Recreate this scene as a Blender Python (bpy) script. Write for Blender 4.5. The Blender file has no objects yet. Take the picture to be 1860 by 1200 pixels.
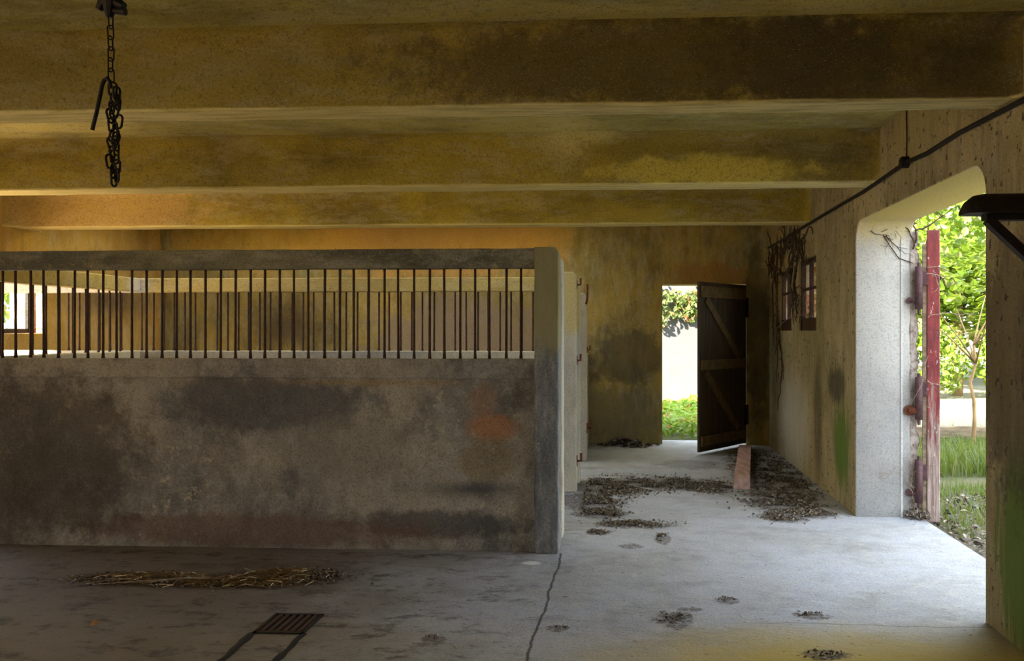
import bpy, bmesh, math, random
import numpy as np
from mathutils import Vector, Matrix, noise as mn
random.seed(7); rng = np.random.default_rng(7)
S = bpy.context.scene; C = S.collection
PI = math.pi
# ------------------------------------------------------------------ camera, sky, sun, exposure
cam = bpy.data.objects.new('camera', bpy.data.cameras.new('camera')); C.objects.link(cam)
cam.location = (0, 0, 1.5)
cam.rotation_euler = (PI/2, 0, math.radians(3.1))
cam.data.sensor_width = 36; cam.data.lens = 1550*36/1860
cam.data.shift_x = -127/1860
cam.data.clip_start = .05; cam.data.clip_end = 300
S.camera = cam
W = bpy.data.worlds.new('sky'); S.world = W; W.use_nodes = True
bg = W.node_tree.nodes['Background']
bg.inputs[0].default_value = (.82, .91, 1.0, 1); bg.inputs[1].default_value = 3.75
sun = bpy.data.objects.new('sun', bpy.data.lights.new('sun', 'SUN')); C.objects.link(sun)
sun.data.energy = 38.0; sun.data.angle = math.radians(1.0); sun.data.color = (1, .90, .68)
_e, _a = math.radians(30), math.radians(48)         # warm sun from the left and slightly behind the photographer
sun.rotation_euler = Vector((math.sin(_a)*math.cos(_e), math.cos(_a)*math.cos(_e), -math.sin(_e))).to_track_quat('-Z', 'Y').to_euler()
S.view_settings.view_transform = 'Standard'; S.view_settings.look = 'None'
S.view_settings.gamma = 1; S.view_settings.use_curve_mapping = False
S.view_settings.exposure = 0.64

# ------------------------------------------------------------------ materials
def lin(c):
    return tuple((v/255/12.92 if v/255 <= .04045 else ((v/255+.055)/1.055)**2.4) for v in c) + (1,)
class G:
    def __init__(s, name):
        s.m = bpy.data.materials.new(name); s.m.use_nodes = True; s.t = s.m.node_tree; s.t.nodes.clear()
        s.out = s.n('ShaderNodeOutputMaterial'); s.p = s.n('ShaderNodeBsdfPrincipled')
        s.t.links.new(s.p.outputs[0], s.out.inputs[0]); s.pos = s.n('ShaderNodeNewGeometry').outputs['Position']
        s.p.inputs['Roughness'].default_value = .85
    def n(s, k): return s.t.nodes.new(k)
    def set(s, i, v):
        if hasattr(v, 'links') or isinstance(v, bpy.types.NodeSocket): s.t.links.new(v, i)
        else: i.default_value = v
    def math(s, op, a, b=0.0, c=None, clamp=False):
        n = s.n('ShaderNodeMath'); n.operation = op; n.use_clamp = clamp
        s.set(n.inputs[0], a); s.set(n.inputs[1], b)
        if c is not None: s.set(n.inputs[2], c)
        return n.outputs[0]
    def vmath(s, op, a, b=(0, 0, 0)):
        n = s.n('ShaderNodeVectorMath'); n.operation = op; s.set(n.inputs[0], a); s.set(n.inputs[1], b)
        return n.outputs['Value'] if op == 'LENGTH' else n.outputs[0]
    def noise(s, scale, detail=5, rough=.6, stretch=(1, 1, 1), off=(0, 0, 0)):
        v = s.vmath('MULTIPLY', s.pos, stretch)
        if off != (0, 0, 0): v = s.vmath('ADD', v, off)
        n = s.n('ShaderNodeTexNoise'); n.inputs['Scale'].default_value = scale
        n.inputs['Detail'].default_value = detail; n.inputs['Roughness'].default_value = rough
        s.t.links.new(v, n.inputs['Vector']); return n.outputs[0]
    def ramp(s, x, a, b, lo=0.0, hi=1.0, smooth=True):
        n = s.n('ShaderNodeMapRange'); n.interpolation_type = 'SMOOTHSTEP' if smooth else 'LINEAR'
        s.set(n.inputs[0], x)
        for i, v in zip((1, 2, 3, 4), (a, b, lo, hi)): n.inputs[i].default_value = v
        return n.outputs[0]
    def mix(s, f, a, b, mode='MIX'):
        n = s.n('ShaderNodeMix'); n.data_type = 'RGBA'; n.blend_type = mode
        s.set(n.inputs[0], f); s.set(n.inputs[6], a); s.set(n.inputs[7], b); return n.outputs[2]
    def blob(s, c, r, amp=.5, soft=.3, nz=None):
        v = s.vmath('DIVIDE', s.vmath('SUBTRACT', s.pos, c), r)
        d = s.vmath('LENGTH', v)
        nz = nz if nz is not None else s._nz
        d = s.math('ADD', d, s.math('MULTIPLY', s.math('SUBTRACT', nz, .5), amp*2))
        return s.ramp(d, 1-soft, 1+soft*.3, 1, 0)
    def bump(s, h, strength=.4, dist=.01, prev=None):
        n = s.n('ShaderNodeBump'); n.inputs['Strength'].default_value = strength; n.inputs['Distance'].default_value = dist
        s.t.links.new(h, n.inputs['Height'])
        if prev: s.t.links.new(prev, n.inputs['Normal'])
        return n.outputs[0]

def concrete(name, base, alt, dark, stretch=(1, 1, 1), streak=.5, pits=.5, pit_t=.68, big=.7, blobs=(), rough=.85, contrast=(.4, .6), flake=None, extra=None, bump=.5):
    """weathered plaster: base and alt mixed in large clouds, dark streaks, pits, then blobs of stain, painted light and shade (centre, radii, colour, strength)"""
    g = G(name); g._nz = g.noise(4, 9, .76)
    n1 = g.noise(big, 6, .62)
    col = g.mix(g.ramp(n1, *contrast), lin(base), lin(alt))
    n2 = g.noise(3.2, 8, .7, stretch, (3.1, 1.7, 5.2))
    col = g.mix(g.ramp(n2, .46, .70, 0, streak), col, lin(dark))
    n3 = g.noise(9, 8, .72, stretch)
    col = g.mix(g.ramp(n3, .44, .66, 0, .42), col, g.mix(.5, lin(alt), (.75, .70, .58, 1)))
    if flake:
        nf = g.noise(14, 8, .8); big_f = g.noise(1.3, 3, .5, off=(9, 9, 9))
        f = g.math('MULTIPLY', g.ramp(nf, .54, .62), g.ramp(big_f, .45, .62)); col = g.mix(f, col, lin(flake))
    for (c, r, bc, k, *rest) in blobs:
        amp, soft = (rest + [1.0, .38])[:2] if len(rest) < 2 else rest[:2]
        f = g.math('MULTIPLY', g.blob(c, r, amp, soft), k); col = g.mix(f, col, lin(bc))
    nf = g.noise(70, 4, .7)
    col = g.mix(g.ramp(nf, .48, .66, 0, .5), col, lin(dark))
    col = g.mix(g.ramp(g.noise(130, 3, .7, off=(1, 2, 3)), .58, .68, 0, .35), col, g.mix(.5, col, (1, 1, 1, 1)))
    npit = g.noise(22, 3, .5, off=(4, 0, 2))
    pit = g.ramp(npit, pit_t, pit_t+.04)
    col = g.mix(g.math('MULTIPLY', pit, pits), col, (.02, .016, .01, 1))
    if extra: col = extra(g, col)
    g.set(g.p.inputs['Base Color'], col); g.set(g.p.inputs['Roughness'], rough)
    h = g.math('ADD', g.math('MULTIPLY', n3, .8), g.math('MULTIPLY', nf, .35))
    h = g.math('SUBTRACT', h, g.math('MULTIPLY', pit, .5))
    b = g.bump(h, bump, .02); b = g.bump(n2, bump*.6, .05, b)
    g.set(g.p.inputs['Normal'], b)
    return g.m
def simple(name, c1, c2, scale=20, rough=.6, metal=0.0, stretch=(1, 1, 1), c3=None, f3=(.6, .66), bump=.4):
    g = G(name); n = g.noise(scale, 6, .65, stretch)
    col = g.mix(g.ramp(n, .4, .62), lin(c1), lin(c2))
    if c3:
        n2 = g.noise(scale*1.7, 6, .7, stretch, (7, 3, 1)); col = g.mix(g.ramp(n2, *f3), col, lin(c3))
    g.set(g.p.inputs['Base Color'], col); g.p.inputs['Roughness'].default_value = rough; g.p.inputs['Metallic'].default_value = metal
    g.set(g.p.inputs['Normal'], g.bump(n, bump, .01)); return g.m
def leafmat(name, c1, c2, c3=None, trans=.35):
    g = G(name); geo = g.n('ShaderNodeNewGeometry')
    r = geo.outputs['Random Per Island']; col = g.mix(r, lin(c1), lin(c2))
    if c3: col = g.mix(g.ramp(r, .86, .88), col, lin(c3))
    g.set(g.p.inputs['Base Color'], col); g.p.inputs['Roughness'].default_value = .45
    tr = g.n('ShaderNodeBsdfTranslucent'); g.set(tr.inputs[0], g.mix(.5, col, (.5, .62, .05, 1)))
    mx = g.n('ShaderNodeMixShader'); mx.inputs[0].default_value = trans
    g.t.links.new(g.p.outputs[0], mx.inputs[1]); g.t.links.new(tr.outputs[0], mx.inputs[2]); g.t.links.new(mx.outputs[0], g.out.inputs[0])
    return g.m

M = {}
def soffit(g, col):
    # streaky limewash on the beam undersides, made paler to paint in bounced light
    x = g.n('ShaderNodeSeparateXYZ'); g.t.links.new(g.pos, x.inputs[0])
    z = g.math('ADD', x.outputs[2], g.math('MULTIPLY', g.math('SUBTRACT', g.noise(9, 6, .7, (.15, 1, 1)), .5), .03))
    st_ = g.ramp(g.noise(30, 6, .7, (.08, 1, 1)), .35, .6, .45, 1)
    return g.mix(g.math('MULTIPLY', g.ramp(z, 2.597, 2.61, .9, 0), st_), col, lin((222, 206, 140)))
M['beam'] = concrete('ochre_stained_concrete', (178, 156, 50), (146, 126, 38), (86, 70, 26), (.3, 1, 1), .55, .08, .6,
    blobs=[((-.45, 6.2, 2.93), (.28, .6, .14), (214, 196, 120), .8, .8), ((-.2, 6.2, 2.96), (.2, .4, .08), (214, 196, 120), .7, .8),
           ((-5.6, 8.7, 2.75), (1.3, .5, .5), (204, 166, 106), .6), ((.2, 4.2, 2.8), (1.6, .4, .25), (60, 44, 22), .75), ((1.4, 4.2, 2.75), (1.2, .4, .35), (52, 42, 26), .7),  # orange glow on the far beam's end and near beam's right-hand shade, painted in
           ((1.3, 6.6, 2.8), (.8, .3, .35), (84, 74, 44), .45), ((-3.2, 4.13, 2.8), (4.6, .12, .5), (104, 92, 44), .65, .2), ((.55, 6.39, 2.69), (.85, .12, .12), (220, 196, 78), .7)], bump=.5, extra=soffit)  # shade along the near beam and yellow glow on the middle one, painted in
M['ceil'] = concrete('ochre_ceiling_plaster', (200, 184, 96), (160, 148, 70), (100, 90, 46), (.4, 1, 1), .6, .2, .6,
    blobs=[((-.45, 6.1, 2.97), (.3, .3, .2), (214, 196, 120), .8, .8)])
M['back'] = concrete('ochre_brown_wall_plaster', (186, 156, 70), (144, 128, 70), (88, 76, 44), (1.6, 1.6, .5), .6, .45, .7,
    blobs=[((-2.6, 11.3, 2.7), (2.0, .5, .6), (206, 158, 84), .75), ((-5, 11.3, 2.7), (1.2, .5, .5), (200, 160, 70), .5), ((1.05, 11.3, 2.2), (.55, .5, .22), (172, 120, 52), .7),  # upper left: warm light painted into the wall colour
           ((-2.2, 11.3, 1.3), (1.5, .5, .7), (150, 128, 112), .75), ((.0, 11.3, 1.15), (.55, .5, .45), (74, 66, 46), .7),
           ((-4.6, 11.3, 1.55), (.85, .5, .6), (60, 44, 22), .85, .7), ((-.2, 11.3, .4), (.8, .5, .4), (122, 110, 80), .6), ((1.7, 11.3, 1.5), (.2, .5, 1.4), (58, 48, 26), .6)])
def right_extra(g, col):
    # moss streaks running down the wall, pale drips under the soffit
    st = g.noise(6, 6, .7, (4, 4, .35), (2, 2, 2))
    v = g.blob((1.83, 7.44, .52), (.5, .30, .40), .9, .45, st); col = g.mix(g.math('MULTIPLY', v, .9), col, lin((90, 118, 30)))
    v = g.blob((1.83, 4.02, .45), (.5, .36, .56), .8, .4, st); col = g.mix(g.math('MULTIPLY', v, .95), col, lin((88, 112, 24)))
    v = g.blob((1.83, 7.62, 1.02), (.5, .34, .18), 1.1, .4, st); col = g.mix(g.math('MULTIPLY', v, .75), col, lin((40, 34, 26)))
    v = g.blob((1.83, 4.15, 1.35), (.5, .5, .7), .9, .3, g.noise(9, 6, .75)); col = g.mix(g.math('MULTIPLY', v, .55), col, lin((48, 38, 26)))
    v = g.blob((1.83, 8.35, .65), (.5, .22, .8), .3, .6, st); col = g.mix(g.math('MULTIPLY', v, .6), col, lin((64, 50, 28)))
    v = g.blob((1.83, 9.6, .5), (.5, 1.0, .6), .4, .6, st); col = g.mix(g.math('MULTIPLY', v, .55), col, lin((196, 190, 176)))
    return col
M['right'] = concrete('streaked_tan_wall_plaster', (180, 160, 112), (148, 132, 86), (96, 84, 55), (2.2, 2.2, .4), .6, .8, big=.9, pit_t=.635,
    blobs=[((1.83, 10.6, 2.1), (.5, .8, .7), (160, 124, 40), .55), ((1.83, 5.6, 2.75), (.5, 1.0, .16), (168, 150, 92), .5)], extra=right_extra)
M['left'] = concrete('ochre_left_wall_plaster', (208, 168, 73), (188, 147, 67), (123, 98, 49), (1, 1.5, .6), .4, .5, .7,
    blobs=[((-6.5, 10.4, 1.9), (.5, 1.0, .35), (66, 50, 28), .85, .7)])
M['jamb'] = concrete('whitewashed_reveal_plaster', (196, 194, 190), (176, 176, 178), (132, 130, 128), (1, 1, .5), .35, .06, 1.2,
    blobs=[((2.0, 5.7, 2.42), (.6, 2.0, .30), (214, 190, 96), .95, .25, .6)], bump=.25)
gf = None
def floor_extra(g, col):
    nz = g.noise(6, 6, .75)
    x = g.n('ShaderNodeSeparateXYZ'); g.t.links.new(g.pos, x.inputs[0]); X, Y = x.outputs[0], x.outputs[1]
    # trodden brown dirt plus painted light falloff at left, pale concrete by the gate
    d = g.math('ADD', X, g.math('MULTIPLY', g.math('SUBTRACT', g.noise(1.3, 5, .6), .5), 2.2))
    col = g.mix(g.ramp(d, -2.3, -.3, .82, 0), col, lin((104, 88, 68)))
    n = g.noise(5, 9, .78, (.7, 1.3, 1), (2, 5, 0))
    left = g.ramp(X, -1.2, .2, 1, 0)
    col = g.mix(g.math('MULTIPLY', g.ramp(n, .5, .62, 0, .75), left), col, lin((58, 48, 38)))
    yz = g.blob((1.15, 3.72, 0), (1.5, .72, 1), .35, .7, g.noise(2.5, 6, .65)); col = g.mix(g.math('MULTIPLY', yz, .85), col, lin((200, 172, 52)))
    yz = g.blob((.0, 10.4, 0), (1.0, 1.2, 1), .5, .8, g.noise(2.5, 6, .65)); col = g.mix(g.math('MULTIPLY', yz, .6), col, lin((140, 124, 80)))
    grit = g.ramp(g.noise(38, 6, .75, off=(3, 1, 0)), .40, .56, .25, 1)
    for (c, r, k) in [((-.22, 8.2, 0), (.42, .5, 1), .95), ((-.38, 7.5, 0), (.28, .42, 1), .95), ((-.25, 7.0, 0), (.22, .2, 1), .9), ((.05, 6.62, 0), (.32, .16, 1), .9), ((-.22, 6.33, 0), (.10, .09, 1), .9),
                      ((.42, 8.4, 0), (.42, .42, 1), .95), ((.75, 8.2, 0), (.25, .3, 1), .9), ((1.35, 7.6, 0), (.36, .6, 1), .95), ((1.25, 6.95, 0), (.2, .22, 1), .85), ((1.52, 7.12, 0), (.2, .24, 1), .9),
                      ((1.5, 9.4, 0), (.42, 1.8, 1), .97), ((.7, 9.6, 0), (.35, .35, 1), .6), ((.25, 6.15, 0), (.06, .16, 1), .85), ((.02, 5.95, 0), (.08, .07, 1), .8),
                      ((.25, 4.45, 0), (.11, .14, 1), .9), ((.33, 4.62, 0), (.07, .04, 1), .85), ((.98, 4.55, 0), (.1, .07, 1), .9), ((.55, 4.78, 0), (.07, .07, 1), .8), ((-.35, 4.29, 0), (.06, .05, 1), .8),
                      ((.91, 4.0, 0), (.12, .07, 1), .85), ((-.94, 4.11, 0), (.07, .05, 1), .8), ((-2.0, 5.2, 0), (.42, .2, 1), .7), ((-2.4, 5.35, 0), (.22, .10, 1), .75), ((-2.75, 5.3, 0), (.14, .08, 1), .7),
                      ((-2.9, 4.98, 0), (.42, .12, 1), .85), ((-2.3, 4.93, 0), (.45, .1, 1), .85)]:
        f = g.math('MULTIPLY', g.math('MULTIPLY', g.blob(c, r, 1.1, .22, nz), k), grit); col = g.mix(f, col, lin((86, 76, 66)))
    f = g.math('MULTIPLY', g.blob((-.62, 5.48, 0), (.07, .05, 1), .5, .3, nz), .8); col = g.mix(f, col, lin((225, 225, 225)))
    # hairline crack running from the corner post towards the camera
    w = g.math('ADD', X, g.math('MULTIPLY', g.math('SUBTRACT', g.noise(1.6, 6, .6, off=(5, 0, 0)), .5), .09))
    c1 = g.math('MULTIPLY', g.ramp(g.math('ABSOLUTE', g.math('ADD', w, .45)), .003, .011, 1, 0), g.ramp(Y, 5.72, 5.75, 1, 0))
    col = g.mix(g.math('MULTIPLY', c1, .85), col, (.04, .035, .03, 1))
    w2 = g.math('ADD', Y, g.math('MULTIPLY', g.math('SUBTRACT', g.noise(1.6, 6, .6, off=(0, 5, 0)), .5), .1))
    c2 = g.math('MULTIPLY', g.ramp(g.math('ABSOLUTE', g.math('SUBTRACT', w2, 4.42)), .002, .008, 1, 0), g.ramp(X, .5, .8, 0, 1))
    col = g.mix(g.math('MULTIPLY', c2, .5), col, (.06, .05, .04, 1))
    # scattered crumbs
    cr = g.ramp(g.noise(30, 2, .5, (.7, 1.4, 1), (3, 3, 3)), .70, .73); col = g.mix(g.math('MULTIPLY', cr, .8), col, (.04, .033, .025, 1))
    return col
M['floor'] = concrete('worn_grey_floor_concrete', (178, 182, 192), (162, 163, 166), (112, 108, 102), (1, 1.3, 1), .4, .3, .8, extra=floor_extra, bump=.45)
M['panel'] = concrete('stained_grey_stall_concrete', (170, 158, 138), (130, 123, 112), (66, 62, 58), (1, 1, .8), .7, .5, 1.3,
    blobs=[((-.93, 5.76, .84), (.20, .3, .11), (170, 108, 52), .7, .35, .5), ((-1.0, 5.76, 1.02), (.12, .3, .12), (150, 104, 56), .45), ((-.95, 5.76, .62), (.2, .3, .18), (126, 104, 58), .5),
           ((-1.35, 5.76, .18), (.75, .3, .10), (50, 48, 48), .7), ((-1.05, 5.76, .42), (.4, .3, .07), (46, 44, 44), .8, .7), ((-2.6, 5.76, .12), (1.4, .3, .13), (112, 82, 60), .7),
           ((-4.2, 5.76, .6), (.9, .3, .7), (66, 56, 42), .7), ((-2.1, 5.76, 1.14), (1.3, .3, .03), (164, 130, 70), .6, .9), ((-2.5, 5.76, 1.0), (.9, .3, .2), (72, 72, 74), .7), ((-1.9, 5.76, .7), (.5, .3, .25), (136, 126, 108), .5)],  # broad dark blob at the left end is painted shade
    flake=(190, 176, 146), contrast=(.40, .60))
def post_extra(g, col):
    x = g.n('ShaderNodeSeparateXYZ'); g.t.links.new(g.pos, x.inputs[0])
    z = g.math('ADD', x.outputs[2], g.math('MULTIPLY', g.math('SUBTRACT', g.noise(4, 6, .7), .5), .5))
    col = g.mix(g.ramp(z, 1.25, 1.5, 0, .75), col, lin((150, 140, 92)))
    return col
M['post'] = concrete('grey_green_post_concrete', (124, 124, 122), (100, 100, 100), (64, 64, 62), (2, 2, .5), .6, .4, 2, extra=post_extra, flake=(176, 170, 156))
M['rail'] = concrete('mossy_rail_concrete', (132, 124, 93), (96, 93, 79), (55, 52, 40), (.4, 1, 1), .7, .45, 1.5, flake=(160, 144, 100))
M['paint'] = concrete('pale_stall_concrete', (202, 193, 169), (176, 171, 160), (132, 123, 105), (1, 1, .5), .4, .3, 1.2, blobs=[((-.5, 7.9, 1.9), (.4, .9, .5), (200, 178, 96), .7)])
M['rail_y'] = concrete('yellowed_rail_concrete', (206, 184, 110), (184, 161, 92), (126, 112, 69), (.4, 1, 1), .4, .35, 1.5, blobs=[((-6.2, 7.9, 1.9), (1.7, .5, .4), (232, 226, 220), .9, .2, .1)])  # left end painted near white for the daylight striking it
M['iron'] = simple('rusted_iron_bar', (54, 38, 28), (84, 52, 32), 60, .75, .3, (1, 1, .4), (124, 68, 38), (.60, .68))
M['black_iron'] = simple('blackened_iron', (24, 20, 17), (38, 30, 24), 40, .6, .5, (1, 1, 1), (66, 42, 28))
M['hinge'] = simple('rusty_purple_hinge_iron', (78, 56, 60), (98, 68, 70), 40, .65, .3, (1, 1, 1), (130, 74, 50))
M['rust'] = simple('orange_rust', (120, 64, 34), (84, 44, 28), 50, .8, .2)
M['red'] = simple('flaking_red_painted_wood', (134, 50, 50), (112, 40, 42), 18, .6, 0, (1, 1, .3), (196, 176, 170), (.66, .70))
def _redfade():
    g = G('red_wood_weathered_low')
    x = g.n('ShaderNodeSeparateXYZ'); g.t.links.new(g.pos, x.inputs[0])
    n = g.noise(14, 7, .7, (2, 2, .25)); z = g.math('ADD', x.outputs[2], g.math('MULTIPLY', g.math('SUBTRACT', n, .5), 2.0))
    red = g.mix(g.ramp(g.noise(20, 6, .7, (1, 1, .3)), .4, .6), lin((140, 52, 54)), lin((112, 40, 44)))
    wood = g.mix(g.ramp(g.noise(30, 6, .7, (3, 3, .15)), .4, .6), lin((176, 156, 146)), lin((128, 104, 96)))
    col = g.mix(g.ramp(z, .6, .95), wood, red)
    col = g.mix(g.ramp(g.noise(40, 6, .7, (1, 1, .4), (5, 5, 5)), .62, .66), col, lin((205, 190, 184)))
    g.set(g.p.inputs['Base Color'], col); g.p.inputs['Roughness'].default_value = .6
    g.set(g.p.inputs['Normal'], g.bump(n, .4, .01)); return g.m
M['redwood'] = _redfade()
M['wood'] = simple('dark_weathered_wood', (74, 58, 34), (54, 42, 26), 14, .8, 0, (3, 3, .2), (96, 76, 44), (.6, .7), .6)
M['ledge'] = simple('lighter_weathered_wood', (112, 90, 50), (88, 70, 40), 14, .8, 0, (1, 1, 1), (124, 100, 60), (.6, .7), .6)
M['plank'] = simple('pinkish_brown_timber', (196, 160, 148), (166, 130, 118), 12, .8, 0, (1.5, .3, 1), (170, 140, 128), (.62, .7))
M['greywood'] = simple('grey_weathered_timber', (150, 132, 108), (112, 96, 78), 10, .85, 0, (.3, 2, 2), (84, 70, 56), (.6, .7))
M['vine'] = simple('dry_brown_vine', (78, 56, 34), (58, 42, 26), 30, .9)
M['palevine'] = simple('pale_dry_twig', (170, 150, 132), (130, 108, 90), 30, .9)
M['bark'] = simple('pale_tan_bark', (176, 146, 100), (140, 112, 76), 9, .9, 0, (1, 1, .3), (110, 88, 60), (.6, .7))  # plain tan bark colour
M['leaf'] = leafmat('fresh_green_leaf', (74, 104, 27), (99, 124, 39), (140, 143, 105))
M['leaf_dark'] = leafmat('dark_green_leaf', (50, 78, 21), (74, 102, 33))  # darker green for the tree mass at the back
M['ivy'] = leafmat('ivy_leaf', (37, 53, 19), (99, 112, 59), (112, 72, 52))
M['bed'] = leafmat('ground_plant_leaf', (112, 150, 40), (150, 180, 66), (160, 116, 44))
M['grass'] = leafmat('meadow_grass_blade', (69, 93, 37), (99, 115, 62), (127, 121, 86), .3)
M['dead'] = leafmat('dead_leaf', (178, 104, 50), (120, 64, 32), (200, 160, 120), .3)
M['litter'] = leafmat('dry_floor_litter', (112, 98, 82), (56, 48, 40), (160, 146, 124), .0)
M['straw'] = leafmat('dry_straw', (140, 108, 66), (50, 38, 26), (226, 212, 176), .05)
M['stone'] = simple('crumbling_pinkish_mortar', (172, 160, 152), (140, 126, 118), 22, .9, 0, (1, 1, 1), (96, 78, 68), (.56, .66), 1.0)
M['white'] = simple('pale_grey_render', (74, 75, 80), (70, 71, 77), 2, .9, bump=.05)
def _ground():
    g = G('garden_ground'); g._nz = g.noise(2, 5, .6)
    col = g.mix(g.ramp(g.noise(1.2, 6, .65), .42, .6), lin((78, 84, 50)), lin((100, 94, 70)))
    f = g.blob((3.3, 5.6, 0), (1.6, 2.6, 9), .4, .5); col = g.mix(f, col, g.mix(g.ramp(g.noise(26, 4, .7), .4, .6), lin((126, 116, 100)), lin((80, 72, 62))))
    x = g.n('ShaderNodeSeparateXYZ'); g.t.links.new(g.pos, x.inputs[0])
    f = g.math('MULTIPLY', g.ramp(x.outputs[1], 12.9, 13.6), g.ramp(x.outputs[1], 24, 26, 1, 0)); col = g.mix(f, col, lin((150, 145, 120)))
    f = g.ramp(x.outputs[0], -6.9, -7.3); col = g.mix(f, col, lin((214, 188, 150)))
    f = g.ramp(x.outputs[1], -4.2, -5.0); col = g.mix(f, col, lin((180, 160, 120)))
    g.set(g.p.inputs['Base Color'], col); g.p.inputs['Roughness'].default_value = .95
    g.set(g.p.inputs['Normal'], g.bump(g.noise(12, 6, .7), .8, .04)); return g.m
M['ground'] = _ground()
def _glass():
    g = G('dusty_window_glass'); tr = g.n('ShaderNodeBsdfTransparent'); tr.inputs[0].default_value = (.93, .94, .92, 1)
    gl = g.n('ShaderNodeBsdfGlossy'); gl.inputs['Roughness'].default_value = .08; mx = g.n('ShaderNodeMixShader')
    g.set(mx.inputs[0], g.ramp(g.noise(9, 5, .6), .4, .7, .03, .14))
    g.t.links.new(tr.outputs[0], mx.inputs[1]); g.t.links.new(gl.outputs[0], mx.inputs[2]); g.t.links.new(mx.outputs[0], g.out.inputs[0])
    return g.m
M['glass'] = _glass()
M['cream'] = simple('peeling_cream_reveal_paint', (206, 184, 156), (170, 132, 92), 10, .8, 0, (1, 1, .5), (160, 80, 42), (.52, .60))

# ------------------------------------------------------------------ helpers
def tag(o, label=None, cat=None, group=None, kind=None):
    if label: o['label'] = label
    if cat: o['category'] = cat
    if group: o['group'] = group
    if kind: o['kind'] = kind
    return o
def empty(name, loc=(0, 0, 0), rz=0, label=None, cat=None, group=None, kind=None):
    o = bpy.data.objects.new(name, None); C.objects.link(o); o.location = loc; o.rotation_euler = (0, 0, rz)
    o.empty_display_size = .1; return tag(o, label, cat, group, kind)
def origin(p):
    v = Vector((0, 0, 0))
    while p: v = v + Vector(p.location); p = p.parent
    return v
def link(name, me, mat, parent=None, world=True, smooth=False, base=None):
    if mat: me.materials.append(mat)
    o = bpy.data.objects.new(name, me); C.objects.link(o)
    if parent:
        o.parent = parent
        if world: me.transform(Matrix.Translation(-origin(parent)))
    elif base is not None:
        me.transform(Matrix.Translation(-Vector(base))); o.location = base
    if smooth: me.polygons.foreach_set('use_smooth', [True]*len(me.polygons))
    return o
def from_bm(bm, name='m'):
    me = bpy.data.meshes.new(name); bm.to_mesh(me); bm.free(); return me
def solid_bm(lo, hi, bevel=.004, seg=2, rough=0.0, cell=.12, seed=0):
    bm = bmesh.new(); bmesh.ops.create_cube(bm, size=1)
    lo, hi = Vector(lo), Vector(hi)
    for v in bm.verts: v.co = Vector([(lo[i]+hi[i])/2 + v.co[i]*(hi[i]-lo[i]) for i in range(3)])
    if bevel: bmesh.ops.bevel(bm, geom=bm.edges[:], offset=bevel, segments=seg, profile=.5, affect='EDGES')
    if rough:
        for ax in range(3):
            L = hi[ax]-lo[ax]; n = int(L/cell)
            for k in range(1, n):
                p = Vector((0, 0, 0)); p[ax] = lo[ax]+L*k/n; nn = Vector((0, 0, 0)); nn[ax] = 1
                bmesh.ops.bisect_plane(bm, geom=bm.verts[:]+bm.edges[:]+bm.faces[:], plane_co=p, plane_no=nn)
        for v in bm.verts:
            q = v.co*5+Vector((seed, seed*2, 0)); v.co += (Vector((mn.noise(q), mn.noise(q+Vector((9, 3, 1))), mn.noise(q+Vector((4, 8, 2))))))*rough
    return bm
def box(name, lo, hi, mat, parent=None, bevel=.004, seg=2, rough=0.0, cell=.12, world=True, seed=0, smooth=False, base=None):
    me = from_bm(solid_bm(lo, hi, bevel, seg, rough, cell, seed))
    o = link(name, me, mat, parent, world, smooth, base); return o
def tube_mesh(paths, nseg=8):
    """paths: list of (points, radii or radius)"""
    V, F = [], []
    for pts, rad in paths:
        pts = [Vector(p) for p in pts]; n = len(pts); base = len(V); prev = None
        for i, p in enumerate(pts):
            t = (pts[min(i+1, n-1)]-pts[max(i-1, 0)]).normalized()
            if prev is None:
                a = Vector((0, 0, 1)) if abs(t.z) < .9 else Vector((1, 0, 0)); u = t.cross(a).normalized()
            else: u = (prev-t*prev.dot(t)).normalized()
            prev = u; w = t.cross(u); r = rad[i] if isinstance(rad, (list, tuple)) else rad
            for k in range(nseg):
                a = 2*PI*k/nseg; V.append(p+(u*math.cos(a)+w*math.sin(a))*r)
        for i in range(n-1):
            for k in range(nseg):
                a = base+i*nseg+k; b = base+i*nseg+(k+1) % nseg; F.append((a, b, b+nseg, a+nseg))
        F.append(tuple(base+k for k in range(nseg))[::-1]); F.append(tuple(base+(n-1)*nseg+k for k in range(nseg)))
    me = bpy.data.meshes.new('t'); me.from_pydata(V, [], F); me.validate(); return me
def tube(name, pts, r, mat, parent=None, nseg=8, world=True, base=None):
    return link(name, tube_mesh([(pts, r)], nseg), mat, parent, world, True, base)
def outline_wall(name, outer, holes, depth, matrix, mat, bevel=.012, parent=None, reveal=None):
    """plate of given depth from a 2D outline with holes; matrix maps (x, y, z=0..depth) to the world"""
    cu = bpy.data.curves.new('c', 'CURVE'); cu.dimensions = '2D'; cu.fill_mode = 'BOTH'
    for loop in [outer]+holes:
        sp = cu.splines.new('POLY'); sp.points.add(len(loop)-1); sp.use_cyclic_u = True
        for p, q in zip(sp.points, loop): p.co = (q[0], q[1], 0, 1)
    cu.extrude = depth/2-bevel; cu.bevel_depth = bevel; cu.bevel_resolution = 1; cu.offset = -bevel
    ob = bpy.data.objects.new('c', cu); C.objects.link(ob)
    dg = bpy.context.evaluated_depsgraph_get(); dg.update()
    me = bpy.data.meshes.new_from_object(ob.evaluated_get(dg)); bpy.data.objects.remove(ob)
    me.transform(matrix @ Matrix.Translation((0, 0, depth/2)))
    me.materials.clear(); o = link(name, me, mat, parent)
    if reveal:                      # the reveal of one opening has its own whitewash
        me.materials.append(reveal[0])
        for p in me.polygons:
            if reveal[1](p.center, p.normal): p.material_index = 1
    return o
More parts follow.
